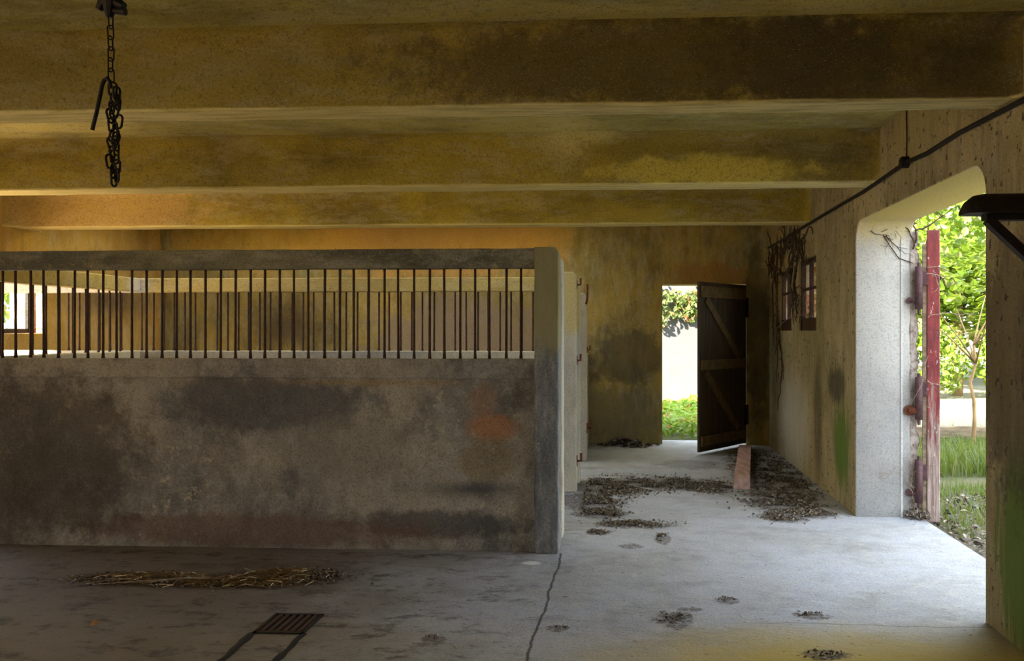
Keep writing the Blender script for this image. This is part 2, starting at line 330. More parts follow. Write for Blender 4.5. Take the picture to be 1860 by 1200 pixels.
def arch(x0, x1, y0, y1, r=.12, n=7, floor=False):
    """opening outline with rounded upper corners, counter-clockwise"""
    L = [(x0, y0)] if not floor else []
    L = [(x0, y0), (x1, y0)]
    L += [(x1-r+r*math.cos(a), y1-r+r*math.sin(a)) for a in np.linspace(0, PI/2, n)]
    L += [(x0+r-r*math.sin(a), y1-r+r*math.cos(a)) for a in np.linspace(0, PI/2, n)]
    return L
def leaf_mesh(centres, size, normals=None, seed=1, aspect=.8, var=.4):
    """a cloud of small folded oval leaves"""
    r = np.random.default_rng(seed); n = len(centres); c = np.asarray(centres, float)
    nn = r.normal(size=(n, 3)) if normals is None else np.asarray(normals, float)+r.normal(size=(n, 3))*.5
    nn /= np.linalg.norm(nn, axis=1)[:, None]
    a = r.normal(size=(n, 3)); u = np.cross(nn, a); u /= np.linalg.norm(u, axis=1)[:, None]; v = np.cross(nn, u)
    s = size*(1+var*(r.random(n)*2-1)); s = s[:, None]
    prof = [(0, -.5, 0), (.36*aspect, -.22, .08), (.40*aspect, .12, .1), (0, .55, -.06), (-.40*aspect, .12, .1), (-.36*aspect, -.22, .08)]
    V = np.stack([c+s*(u*p[0]+v*p[1]+nn*p[2]) for p in prof], 1).reshape(-1, 3)
    F = np.array([[0, 1, 2, 3], [0, 3, 4, 5]])[None]+(np.arange(n)*6)[:, None, None]
    me = bpy.data.meshes.new('l'); me.from_pydata(V.tolist(), [], F.reshape(-1, 4).tolist()); return me
def blade_mesh(roots, h, w, seed=1, lean=.35):
    r = np.random.default_rng(seed); V, F = [], []
    for (x, y, z) in roots:
        a = r.random()*2*PI; hh = h*(.5+r.random()*.8); l = lean*hh*(.3+r.random()*1.3); d = Vector((math.cos(a), math.sin(a), 0)); s = Vector((-d.y, d.x, 0))*w
        p = Vector((x, y, z)); b = len(V)
        for t, ww in ((0, 1), (.4, .8), (.75, .5)):
            q = p+d*l*t*t+Vector((0, 0, hh*(t-.18*t*t))); V += [q-s*ww, q+s*ww]
        V.append(p+d*l+Vector((0, 0, hh*.8))); F += [(b, b+1, b+3, b+2), (b+2, b+3, b+5, b+4), (b+4, b+5, b+6)]
    me = bpy.data.meshes.new('g'); me.from_pydata(V, [], F); return me

# ------------------------------------------------------------------ room shell
XR, XL, YB, YF, H = 1.83, -6.5, 11.3, -4.0, 2.97
SOF = 2.59; TH = .44
def st(o, label=None):
    o['kind'] = 'structure'
    return o
floor_bm = solid_bm((XL-TH-.1, YF-.4, -.30), (XR+TH+.09, YB+TH, 0), .012, 1)
fo = st(link('floor', from_bm(floor_bm), M['floor']))

to_yz = lambda x: Matrix(((0, 0, 1, x), (1, 0, 0, 0), (0, 1, 0, 0), (0, 0, 0, 1)))     # (Y, Z) outline, extruded along +X
to_xz = lambda y: Matrix(((1, 0, 0, 0), (0, 0, -1, y), (0, 1, 0, 0), (0, 0, 0, 1)))    # (X, Z) outline, extruded along -Y
def wall_outline(a0, a1, gaps, top):
    """outer outline, with floor-level openings as notches; gaps sorted (x0, x1, height, radius)"""
    L = [(a0, 0)]
    for (g0, g1, h, r) in gaps:
        A = arch(g0, g1, 0, h, r); up = A[2:]                       # right side up, over, left side down
        L += [(g0, 0)]+up[::-1]+[(g1, 0)]
    L += [(a1, 0), (a1, top), (a0, top)]
    return L
GATE = (4.49, 6.99, 2.37)
def inside_gate(c, n):
    return GATE[0]-.03 < c.y < GATE[1]+.03 and c.z < GATE[2]+.03 and XR+.004 < c.x < XR+TH+.01
w = st(outline_wall('wall_right', wall_outline(YF-TH, YB+TH, [(GATE[0], GATE[1], GATE[2], .16)], H+.1),
    [arch(8.44, 9.30, 1.5, 2.24, .03), arch(9.70, 10.46, 1.5, 2.20, .03)], TH, to_yz(XR), M['right'], reveal=(M['jamb'], inside_gate)))
w = st(outline_wall('wall_left', wall_outline(YF-TH, YB+TH, [(-1.2, .9, 2.3, .16), (5.92, 7.95, 2.40, .16)], H+.1),
    [arch(8.25, 9.22, 1.47, 2.2, .03)], TH, to_yz(XL-TH), M['left'], reveal=(M['cream'], lambda c, n: 8.15 < c.y < 9.3 and 1.4 < c.z < 2.3 and XL-TH-.01 < c.x < XL-.004)))
w = st(outline_wall('wall_back', wall_outline(XL, XR, [(.45, 1.545, 2.11, .01)], H+.1), [], TH, to_xz(YB+TH), M['back'], bevel=.008))
w = st(outline_wall('wall_front', wall_outline(XL, XR, [(-6.0, -3.9, 2.3, .1)], H+.1), [], TH, to_xz(YF), M['back']))
# slab with added openings, out of view, that let sky light into the two far bays
def sq(x0, x1, y0, y1): return [(x0, y0), (x1, y0), (x1, y1), (x0, y1)]
ce = st(outline_wall('ceiling', sq(XL-TH, XR+TH, YF-TH, YB+TH), [sq(-5.9, -3.4, 9.35, 10.02), sq(-3.0, -.5, 9.35, 10.02), sq(-5.9, -3.4, 10.25, 10.92), sq(-3.0, -.5, 10.25, 10.92),
    sq(-5.9, -3.4, 7.25, 7.92), sq(-3.0, -.5, 7.25, 7.92)], .6, Matrix.Translation((0, 0, H)), M['ceil'], bevel=.01))
# soft plaster fillet in the two back corners
for nm, xx, sg, mt in (('trim_1', XR, -1, M['back']), ('trim_2', XL, 1, M['left'])):
    r = .13; V = []; F = []; N = 8
    prof = [(xx, YB)]+[(xx+sg*(r-r*math.sin(a)), YB-(r-r*math.cos(a))) for a in np.linspace(0, PI/2, N)]
    for z in (0, H): V += [(p[0], p[1], z) for p in prof]
    n = len(prof)
    for i in range(n): F.append((i, (i+1) % n, n+(i+1) % n, n+i))
    me = bpy.data.meshes.new('f'); me.from_pydata(V, [], F); st(link(nm, me, mt, smooth=False))
# ceiling beams with rounded haunches
def beam(y0, y1, label, seed, lend=.2, rend=.07):
    rt, rb = .10, .014; prof = []      # profile (y, z) going round
    for a in np.linspace(0, PI/2, 6): prof.append((y0-rt+rt*math.sin(a), H-rt+rt*math.cos(a)))   # top front fillet: concave
    prof.append((y0, SOF+.14)); prof.append((y0, SOF+.05))
    for a in np.linspace(0, PI/2, 4): prof.append((y0+rb-rb*math.cos(a), SOF+rb-rb*math.sin(a)))
    prof.append(((y0+y1)/2, SOF))
    for a in np.linspace(0, PI/2, 4): prof.append((y1-rb+rb*math.sin(a), SOF+rb-rb*math.cos(a)))
    prof.append((y1, SOF+.05)); prof.append((y1, SOF+.14))
    for a in np.linspace(PI/2, 0, 6): prof.append((y1+rt-rt*math.sin(a), H-rt+rt*math.cos(a)))
    prof.append((y1+rt, H+.02)); prof.append((y0-rt, H+.02))
    xs = sorted(set([XL+lend*(1-math.cos(a)) for a in np.linspace(0, PI/2, 8)]+list(np.arange(XL+lend, XR-rend, .11))+[XR-rend*(1-math.cos(a)) for a in np.linspace(0, PI/2, 6)]))
    V = []; F = []; n = len(prof); yc = (y0+y1)/2
    for x in xs:
        g = 0
        for e, r in ((x-XL, lend), (XR-x, rend)):
            if e < r: g += r-math.sqrt(max(0, r*r-(r-e)**2))
        for (y, z) in prof:
            s = -1 if y < yc-.001 else (1 if y > yc+.001 else 0)
            k = 1 if z < H-.02 else .3
            q = Vector((x*1.3, y*3+seed, z*3)); q2 = Vector((x*9, y*9, z*9+seed))
            dy = (mn.noise(q)*.006+mn.noise(q2)*.0025); dz = (mn.noise(q+Vector((5, 5, 5)))*.007+mn.noise(q2*1.3)*.003) if z < SOF+.03 else 0
            V.append((x, y+s*g*k+dy, z+dz))
    m = len(xs)
    for i in range(m-1):
        for j in range(n): F.append((i*n+j, i*n+(j+1) % n, (i+1)*n+(j+1) % n, (i+1)*n+j))
    F.append(tuple(range(n))); F.append(tuple((m-1)*n+j for j in range(n))[::-1])
    me = bpy.data.meshes.new('b'); me.from_pydata(V, [], F)
    bm = bmesh.new(); bm.from_mesh(me); bmesh.ops.recalc_face_normals(bm, faces=bm.faces[:]); bm.to_mesh(me); bm.free()
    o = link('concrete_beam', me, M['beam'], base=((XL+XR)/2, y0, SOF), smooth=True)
    try: me.set_sharp_from_angle(angle=math.radians(50))
    except Exception: pass
    tag(o, label, 'beam', 'concrete ceiling beams'); return o
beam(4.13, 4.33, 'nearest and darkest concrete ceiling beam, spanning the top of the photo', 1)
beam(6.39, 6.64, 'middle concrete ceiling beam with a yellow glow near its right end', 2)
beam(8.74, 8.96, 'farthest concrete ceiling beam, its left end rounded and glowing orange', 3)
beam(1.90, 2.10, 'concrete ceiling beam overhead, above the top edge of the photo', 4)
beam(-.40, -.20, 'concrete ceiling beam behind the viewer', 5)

# gate jamb details: ridge in the plaster and broken mortar at the outer edge
tr = st(box('trim_3', (2.185, GATE[1]-.008, 0), (2.205, GATE[1]+.02, 2.28), M['jamb'], bevel=.004))
bm = solid_bm((2.255, GATE[1]-.005, 0), (2.335, GATE[1]+.3, 2.30), .01, 1, .0, .05)
bmesh.ops.subdivide_edges(bm, edges=bm.edges[:], cuts=1)
for ax, L0, L1, n in ((2, 0, 2.3, 70), (0, 2.255, 2.335, 3), (1, GATE[1], GATE[1]+.3, 6)):
    for k in range(1, n):
        p = Vector((0, 0, 0)); p[ax] = L0+(L1-L0)*k/n; nn = Vector((0, 0, 0)); nn[ax] = 1
        bmesh.ops.bisect_plane(bm, geom=bm.verts[:]+bm.edges[:]+bm.faces[:], plane_co=p, plane_no=nn)
for v in bm.verts:
    q = v.co*9; d = mn.noise(q)*.028+mn.noise(q*3)*.014
    if v.co.x > 2.29: v.co.x += d-.008+mn.noise(Vector((0, 0, v.co.z*4)))*.02
    v.co.y += mn.noise(q+Vector((3, 1, 4)))*.015+.004
st(link('trim_4', from_bm(bm), M['stone']))

# ------------------------------------------------------------------ windows in the right wall
def slit_window(name, y0, y1, z1, label):
    w = empty(name, (XR+.06, (y0+y1)/2, 1.5), label=label, kind='structure')
    x0, x1 = XR+.03, XR+.07
    bm = bmesh.new()
    def add(lo, hi):
        b = solid_bm(lo, hi, .003, 1); me = from_bm(b); bm.from_mesh(me)
    z0 = 1.5
    add((x0, y0, z0), (x1, y1, z0+.13)); add((x0, y0, z1-.05), (x1, y1, z1)); add((x0, y0, z0), (x1, y0+.05, z1)); add((x0, y1-.05, z0), (x1, y1, z1))
    ym = (y0+y1)/2; add((x0, ym-.018, z0), (x1, ym+.018, z1)); add((x0+.01, y0, z0+.42), (x1-.005, y1, z0+.45))
    link('window_frame', from_bm(bm), M['iron'], w)
    box('pane', (XR+.048, y0+.04, z0+.12), (XR+.052, y1-.04, z1-.04), M['glass'], w, bevel=0)
    return w
slit_window('window_1', 8.44, 9.30, 2.24, 'rusty framed slit window nearer the wide gateway')
slit_window('window_2', 9.70, 10.46, 2.20, 'rusty framed slit window nearer the back corner')
# peeling cream paint on the outer reveals of both slits, and the left window
for nm, (ya, yb, zt) in (('trim_5', (8.44, 9.30, 2.24)), ('trim_6', (9.70, 10.46, 2.20))):
    bm = bmesh.new()
    for lo, hi in (((XR+.08, yb-.012, 1.5), (XR+TH, yb+.0, zt)), ((XR+.08, ya, 1.5), (XR+TH, yb, 1.512))):
        bm.from_mesh(from_bm(solid_bm(lo, hi, 0)))
    st(link(nm, from_bm(bm), M['cream']))
w3 = empty('window_3', (XL-.2, 8.6, 1.47), label='bright glazed window in the ochre left wall behind the bars', kind='structure')
bm = bmesh.new()
for lo, hi in (((XL-.22, 8.25, 1.47), (XL-.18, 9.22, 1.52)), ((XL-.22, 8.25, 2.15), (XL-.18, 9.22, 2.2)), ((XL-.22, 9.17, 1.47), (XL-.18, 9.22, 2.2)), ((XL-.22, 8.25, 1.47), (XL-.18, 8.30, 2.2))):
    bm.from_mesh(from_bm(solid_bm(lo, hi, .003, 1)))
link('window_frame', from_bm(bm), M['black_iron'], w3)
box('pane', (XL-.202, 8.29, 1.5), (XL-.198, 9.18, 2.16), M['glass'], w3, bevel=0)

# ------------------------------------------------------------------ back door
d1 = empty('door_1', (1.53, YB-.02, .0), label='dark plank door standing ajar into the barn', kind='structure')
ang = math.atan2(10.35-11.28, .842-1.53); d1.rotation_euler.z = ang
Ld, Hd, t = 1.15, 2.10, .035
# local x runs from hinge to free edge; the room side faces +y or -y locally
side = 1
bm = bmesh.new(); npl = 8
for k in range(npl):
    x0 = .004+k*(Ld/npl); bm.from_mesh(from_bm(solid_bm((x0, -t/2, .03), (x0+Ld/npl-.005, t/2, Hd-.01), .003, 1, .0015, .3, seed=k)))
link('plank_panel', from_bm(bm), M['wood'], d1, world=False)
fy0, fy1 = t/2, t/2+.03        # ledges on the face seen from the camera
for (z0, z1) in ((.10, .22), (1.02, 1.14), (1.90, 2.04)):
    box('ledge', (.05, fy0, z0), (Ld-.02, fy1, z1), M['ledge'], d1, world=False)
def brace(xa, za, xb, zb, wd=.09):
    d = Vector((xb-xa, 0, zb-za)); n = Vector((-d.z, 0, d.x)).normalized()*wd/2
    P = [Vector((xa, 0, za))-n, Vector((xa, 0, za))+n, Vector((xb, 0, zb))+n, Vector((xb, 0, zb))-n]
    V = [(p.x, fy0, p.z) for p in P]+[(p.x, fy1-.004, p.z) for p in P]
    me = bpy.data.meshes.new('b'); me.from_pydata(V, [], [(0, 1, 2, 3), (7, 6, 5, 4), (0, 4, 5, 1), (1, 5, 6, 2), (2, 6, 7, 3), (3, 7, 4, 0)])
    return link('brace', me, M['ledge'], d1, world=False)
brace(1.02, 1.88, .22, 1.16); brace(1.02, .98, .25, .24)
for z in (.40, 1.80):
    tube('hinge', [(-.0, .0, z-.09), (0, 0, z+.09)], .028, M['black_iron'], d1, world=False)
    box('hinge_strap', (-.04, -.03, z-.13), (.06, .03, z+.13), M['black_iron'], d1, world=False)
# ------------------------------------------------------------------ red gate leaf
gy = 6.93
g = empty('door_2', (2.375, gy, -.02), rz=math.radians(-17.5), label='red painted plank gate leaf folded open outside the wide gateway', kind='structure')
box('hinge_stile', (.0, 0, .0), (.095, .10, 2.32), M['redwood'], g, world=False, bevel=.006, rough=.003, cell=.1)
bm = bmesh.new()
for k in range(9): bm.from_mesh(from_bm(solid_bm((.01, .105+k*.12, .03), (.05, .105+k*.12+.115, 2.30), .003, 1)))
link('board_panel', from_bm(bm), M['redwood'], g, world=False)
for z in (.25, 1.15, 2.05): box('cross_rail', (.052, .10, z), (.09, 1.18, z+.12), M['redwood'], g, world=False)
box('edge_strip', (-.035, .01, .0), (-.002, .06, 2.20), M['greywood'], g, world=False)
for k, z in enumerate((.32, .98, 1.86)):
    h = tube('gate_hinge', [(-.06, -.02, z-.17), (-.06, -.02, z+.17)], .03, M['hinge'], g, nseg=14, world=False)
    b = link('hinge_pin', tube_mesh([([(-.06, -.02, z-.21), (-.06, -.02, z+.20)], .013)], 8), M['hinge'], h, world=False)
    c = box('hinge_strap', (-.055, -.025, z+.02), (.002, .012, z+.13), M['hinge'], h, world=False)
    rr = (.03, .042, .026)[k]
    pm = link('hinge_plate', tube_mesh([([(-.13, .02, z-.10), (-.13, -.012, z-.10)], rr), ([(-.13, .0, z-.10), (-.06, -.02, z-.1)], rr*.7)], 14), M['rust'] if k == 1 else M['hinge'], h, world=False)

# ------------------------------------------------------------------ stalls
PX0, PX1 = -.632, -.466
def make_bar(z0, z1):
    n = 10; pts = []; rad = []
    for i in range(n+1):
        z = z0+(z1-z0)*i/n; pts.append((0, 0, z)); rad.append(.0088+.0012*mn.noise(Vector((0, 0, z*9))))
    rad[0] = .014
    return tube_mesh([(pts, rad)], 6)
bar_me = make_bar(1.285, 1.94); bar_me.materials.append(M['iron']); bar_me.polygons.foreach_set('use_smooth', [True]*len(bar_me.polygons))
bar2_me = make_bar(1.285, 1.89); bar2_me.materials.append(M['iron'])
def place_bars(parent, pts, me):
    o0 = origin(parent); first = None
    for (x, y) in pts:
        if first is None: b = bpy.data.objects.new('bar', me); first = b
        else: b = first.copy()
        b.parent = parent; b.location = (x-o0.x+random.uniform(-.002, .002), y-o0.y, -o0.z)
        b.rotation_euler = (random.uniform(-.003, .003), random.uniform(-.004, .004), random.random()*6)
        C.objects.link(b)
def round_post(name, lo, hi, mat, parent, r=.05, seed=0):
    """post with a rounded top right shoulder"""
    x0, y0, z0 = lo; x1, y1, z1 = hi
    prof = [(x0, z0), (x1, z0)]+[(x1-r+r*math.cos(a), z1-r+r*math.sin(a)) for a in np.linspace(0, PI/2, 6)]+[(x0+.01, z1), (x0, z1-.01)]
    bm = bmesh.new(); a = [bm.verts.new((p[0], y0, p[1])) for p in prof]; f = bm.faces.new(a)
    r_ = bmesh.ops.extrude_face_region(bm, geom=[f]); 
    for v in [e for e in r_['geom'] if isinstance(e, bmesh.types.BMVert)]: v.co.y = y1
    bmesh.ops.recalc_face_normals(bm, faces=bm.faces[:])
    bmesh.ops.bevel(bm, geom=[e for e in bm.edges if abs(e.calc_face_angle(0)) > .9], offset=.009, segments=2, profile=.5, affect='EDGES')
    for ax, L0, L1, n in ((2, z0, z1, 34), (0, x0, x1, 3)):
        for k in range(1, n):
            p = Vector((0, 0, 0)); p[ax] = L0+(L1-L0)*k/n; nn = Vector((0, 0, 0)); nn[ax] = 1
            bmesh.ops.bisect_plane(bm, geom=bm.verts[:]+bm.edges[:]+bm.faces[:], plane_co=p, plane_no=nn)
    for v in bm.verts:
        q = v.co*7+Vector((seed, 0, 0)); v.co.x += mn.noise(q)*.0045; v.co.y += mn.noise(q+Vector((3, 3, 3)))*.003
    me = from_bm(bm); o = link(name, me, mat, parent, smooth=False); return o
XP = -4.65
Y1, Y2 = 5.71, 7.90
p1 = empty('stall_partition', (-2.6, Y1+.08, 0), label='nearest stall partition, dark stained concrete with a row of upright iron bars on top', cat='stall partition', group='barred stall partitions')
round_post('corner_post', (PX0, Y1, 0), (PX1, Y1+.2, 2.063), M['post'], p1)
box('top_rail', (XP-.05, Y1+.018, 1.922), (PX0+.004, Y1+.14, 2.055), M['rail'], p1, bevel=.008, rough=.004)
box('lower_rail', (XP-.05, Y1+.018, 1.174), (PX0+.004, Y1+.14, 1.307), M['panel'], p1, bevel=.008, rough=.004)
box('wall_panel', (XP-.05, Y1+.05, 0), (PX0+.004, Y1+.13, 1.18), M['panel'], p1, bevel=.003, rough=.005, cell=.2)
place_bars(p1, [(-.73-.1052*k, Y1+.08) for k in range(37)], bar_me)
p2 = empty('stall_partition', (-3.4, Y2+.08, 0), label='middle stall partition seen through the front bars, with a yellowed top rail', cat='stall partition', group='barred stall partitions')
round_post('corner_post', (-.65, Y2, .0), (-.48, Y2+.16, 2.045), M['paint'], p2, seed=4)
box('top_rail', (XL+.01, Y2+.018, 1.865), (-.646, Y2+.14, 1.997), M['rail_y'], p2, bevel=.008, rough=.004)
box('lower_rail', (XL+.01, Y2+.018, 1.174), (-.646, Y2+.14, 1.307), M['paint'], p2, bevel=.008, rough=.004)
box('wall_panel', (XL+.01, Y2+.05, 0), (-.646, Y2+.13, 1.18), M['panel'], p2, bevel=.003)
place_bars(p2, [(-.892-.105*k, Y2+.08) for k in range(44)], bar2_me)
p3 = empty('stall_partition', (XP, 6.9, 0), label='barred side partition receding on the far left between the two long partitions', cat='stall partition', group='barred stall partitions')
box('top_rail', (XP-.14, Y1+.142, 1.865), (XP, Y2+.01, 1.997), M['rail_y'], p3, bevel=.008, rough=.004)
box('lower_rail', (XP-.14, Y1+.142, 1.174), (XP, Y2+.01, 1.307), M['paint'], p3, bevel=.008, rough=.004)
box('wall_panel', (XP-.11, Y1+.142, 0), (XP-.03, Y2+.04, 1.18), M['panel'], p3, bevel=.003)
place_bars(p3, [(XP-.07, Y1+.30+.17*k) for k in range(12)], bar2_me)
# posts either side of the stall doorways
def door_post(name, y0, y1, top, label, mat, recess=True):
    e = empty(name, (-.55, (y0+y1)/2, 0), label=label, cat='stall post', group='stall door posts')
    round_post('shaft', (-.62, y0, 0), (PX1-.006, y1, top), mat, e, seed=y0)
    return e
dp1 = door_post('stall_post', 6.12, 6.30, 2.04, 'pale concrete door post directly behind the nearest dark corner post', M['paint'])
box('infill', (-.60, Y1+.2, 0), (-.505, 6.13, 2.02), M['paint'], dp1, bevel=.004, rough=.003)
box('stop_block', (-.51, Y1+.21, 1.18), (-.472, Y1+.31, 1.36), M['paint'], dp1, bevel=.012, seg=3, rough=.004, cell=.03)
box('stop_block', (-.51, Y1+.21, 1.84), (-.472, Y1+.30, 2.0), M['paint'], dp1, bevel=.012, seg=3, rough=.004, cell=.03)
dp2 = door_post('stall_post', 8.34, 8.50, 2.01, 'slim pale concrete post behind the middle partition post with rusty stains', M['paint'])
box('infill', (-.60, Y2+.16, 0), (-.51, 8.35, 2.0), M['paint'], dp2, bevel=.004)
dp3 = door_post('stall_post', 9.78, 9.92, 1.93, 'farthest stall post, bluish grey with a rusty pin on top', M['paint'])
box('back_infill', (-.60, 9.92, 0), (-.52, 11.29, 1.2), M['paint'], dp3, bevel=.004)
def latch(z, y, par, s=1.0, x=-.475):
    h = box('latch_plate', (x-.004, y-.02*s, z-.035*s), (x+.008, y+.02*s, z+.035*s), M['rust'], par, bevel=.002)
    tube('latch_pin', [(x, y, z), (x+.03*s, y, z), (x+.03*s, y, z+.05*s)], .009*s, M['rust'], h, nseg=8)
for z in (1.93, 1.22): latch(z, Y2+.10, p2, 1.2, -.482)
latch(.28, Y2+.08, p2, 1.4, -.482)
tube('top_pin', [(-.485, 9.79, 1.80), (-.47, 9.79, 1.86), (-.47, 9.79, 2.03)], .014, M['rust'], dp3)
latch(1.28, 9.80, dp3, 1, -.47); latch(.38, 9.80, dp3, 1.6, -.47)

# ------------------------------------------------------------------ services and fittings
cpts = [(XR-.014, y, z) for y, z in ((2.6, 2.50), (3.3, 2.53), (4.05, 2.562), (4.8, 2.585), (5.3, 2.578), (5.69, 2.60), (6.1, 2.588), (6.7, 2.572), (7.4, 2.576), (8.2, 2.575), (8.9, 2.572), (9.6, 2.575), (10.4, 2.57), (11.2, 2.57))]
cd = tube('conduit', cpts, .014, M['black_iron'], None, base=(XR-.014, 5.69, 2.6))
tag(cd, 'dark conduit pipe running along the top of the right wall', 'pipe')
jb = empty('junction_box', (XR-.02, 5.69, 2.60), label='small round junction box on the wall conduit with a wire rising to the ceiling', cat='junction box')
link('box_body', tube_mesh([([(XR+.002, 5.69, 2.60), (XR-.045, 5.69, 2.60)], .038), ([(XR-.045, 5.69, 2.60), (XR-.052, 5.69, 2.60)], .03)], 16), M['black_iron'], jb)
tube('wire', [(XR-.012, 5.69, 2.63), (XR-.010, 5.685, 2.75), (XR-.012, 5.69, H)], .0045, M['black_iron'], jb)
# saddle bracket on the right wall, its arm reaching out over the gateway view
sb = empty('saddle_bracket', (XR, 3.2, 1.96), label='black wall bracket with a rounded arm and diagonal brace at the right edge', cat='bracket')
n = 14; prof = [(3.2+.06*math.cos(a), 1.935+.065*math.sin(a)) for a in np.linspace(0, PI, n)]+[(3.14, 1.925), (3.26, 1.925)]
V = []; F = []; ns = len(prof)
xs = [1.225, 1.235, 1.262, 1.30, 1.45, 1.6, XR]
for i, x in enumerate(xs):
    k = (.35, .62, .9, 1, 1, 1, 1)[i]
    for (y, z) in prof: V.append((x, 3.2+(y-3.2)*(.5+.5*k), 1.925+(z-1.925)*k))
for i in range(len(xs)-1):
    for j in range(ns): F.append((i*ns+j, i*ns+(j+1) % ns, (i+1)*ns+(j+1) % ns, (i+1)*ns+j))
F.append(tuple(range(ns))[::-1]); F.append(tuple((len(xs)-1)*ns+j for j in range(ns)))
me = bpy.data.meshes.new('a'); me.from_pydata(V, [], F)
bm = bmesh.new(); bm.from_mesh(me); bmesh.ops.recalc_face_normals(bm, faces=bm.faces[:]); bm.to_mesh(me); bm.free()
link('arm', me, M['black_iron'], sb)
box('arm_bar', (1.30, 3.175, 1.902), (XR, 3.225, 1.926), M['black_iron'], sb, bevel=.003)
a0, a1 = Vector((1.315, 3.2, 1.905)), Vector((XR-.01, 3.2, 1.42)); dd = (a1-a0).normalized(); nn = Vector((-dd.z, 0, dd.x))*.016
V = []
for q in (a0, a1):
    for sx, sy in ((1, -1), (1, 1), (-1, 1), (-1, -1)): V.append(q+nn*sx+Vector((0, .02*sy, 0)))
me = bpy.data.meshes.new('a'); me.from_pydata(V, [], [(0, 1, 2, 3), (7, 6, 5, 4), (0, 4, 5, 1), (1, 5, 6, 2), (2, 6, 7, 3), (3, 7, 4, 0)])
link('diagonal_brace', me, M['black_iron'], sb)
box('wall_plate', (XR-.012, 3.15, 1.36), (XR, 3.25, 2.02), M['black_iron'], sb, bevel=.003)
# hanging chain
def link_mesh(L, wd, r, n=14):
    pts = []
    s = L/2-wd/2
    for k in range(n+1):
        a = 2*PI*k/n; x = math.cos(a)*wd/2; z = math.sin(a)*wd/2+(s if math.sin(a) >= 0 else -s); pts.append(Vector((x, 0, z)))
    V = []; F = []; m = 6
    for i in range(n):
        t = (pts[(i+1) % n]-pts[i-1]).normalized(); u = Vector((0, 1, 0)); w_ = t.cross(u)
        for k in range(m): a = 2*PI*k/m; V.append(pts[i]+(u*math.cos(a)+w_*math.sin(a))*r)
    for i in range(n):
        for k in range(m): F.append((i*m+k, i*m+(k+1) % m, ((i+1) % n)*m+(k+1) % m, ((i+1) % n)*m+k))
    me = bpy.data.meshes.new('link'); me.from_pydata(V, [], F); me.materials.append(M['iron'] if 0 else M['black_iron']); me.polygons.foreach_set('use_smooth', [True]*len(F)); return me
cx_, cy_ = -1.875, 3.0
ch = empty('hanging_chain', (cx_, cy_, H), label='rusty iron chain with a bent hook hanging from the ceiling on the left', cat='chain')
tube('ceiling_rod', [(cx_, cy_, H), (cx_+.002, cy_, 2.72)], .016, M['black_iron'], ch)
link('shackle', tube_mesh([([(cx_-.045, cy_, 2.665), (cx_-.03, cy_, 2.69), (cx_, cy_, 2.70), (cx_+.05, cy_, 2.675)], [.012, .02, .026, .014]), ([(cx_, cy_, 2.73), (cx_, cy_, 2.69), (cx_-.005, cy_, 2.635)], [.018, .03, .012]), ([(cx_+.01, cy_, 2.66), (cx_+.055, cy_, 2.655)], [.012, .014])], 10), M['black_iron'], ch)
small = link_mesh(.052, .020, .0028); heavy = link_mesh(.050, .027, .004)
def put_link(me, x, y, z, rz, ry=0):
    o = bpy.data.objects.new('chain_link', me); o.parent = ch; o.location = (x-cx_, y-cy_, z-H); o.rotation_euler = (0, ry, rz); C.objects.link(o)
z = 2.62; k = 0
while z > 2.40:
    put_link(small, cx_+random.uniform(-.002, .002), cy_, z, (0.25 if k % 2 else 1.35), random.uniform(-.06, .06)); z -= .039; k += 1
k = 0; zz = 2.375
while zz > 2.06:
    put_link(heavy, cx_+.012+(.010 if k % 2 else -.006)+random.uniform(-.003, .003), cy_+random.uniform(-.012, .012), zz, (.3, 1.2, .0, 1.5, -.5)[k % 5], random.uniform(-.3, .3)); zz -= .0165; k += 1
put_link(heavy, cx_+.012, cy_, 2.048, 1.45)
tube('hook_rod', [(cx_+.008, cy_-.01, 2.375), (cx_+.004, cy_-.012, 2.40), (cx_-.006, cy_-.012, 2.412), (cx_-.017, cy_-.012, 2.405), (cx_-.025, cy_-.012, 2.385), (cx_-.03, cy_-.012, 2.36), (cx_-.045, cy_-.012, 2.29), (cx_-.062, cy_-.012, 2.225)], .007, M['black_iron'], ch)

# ------------------------------------------------------------------ floor objects
grt = empty('drain_grate', (-1.73, 4.27, 0), label='rusty iron drain grate sunk in the floor at the bottom left', cat='drain grate')
bm = bmesh.new()
for lo, hi in (((-1.86, 4.13, -.01), (-1.60, 4.155, .008)), ((-1.86, 4.395, -.01), (-1.60, 4.42, .008)), ((-1.86, 4.13, -.01), (-1.84, 4.42, .008)), ((-1.62, 4.13, -.01), (-1.60, 4.42, .008))):
    bm.from_mesh(from_bm(solid_bm(lo, hi, .002, 1)))
link('grate_frame', from_bm(bm), M['black_iron'], grt)
for k in range(6): box('grate_bar', (-1.830+k*.0375, 4.15, -.008), (-1.813+k*.0375, 4.40, .010), M['iron'], grt, bevel=.002)
dk = simple('damp_black_dirt', (14, 12, 10), (30, 25, 20), 40, .9)
box('sump', (-1.85, 4.14, -.02), (-1.61, 4.41, .0015), dk, grt, bevel=0)
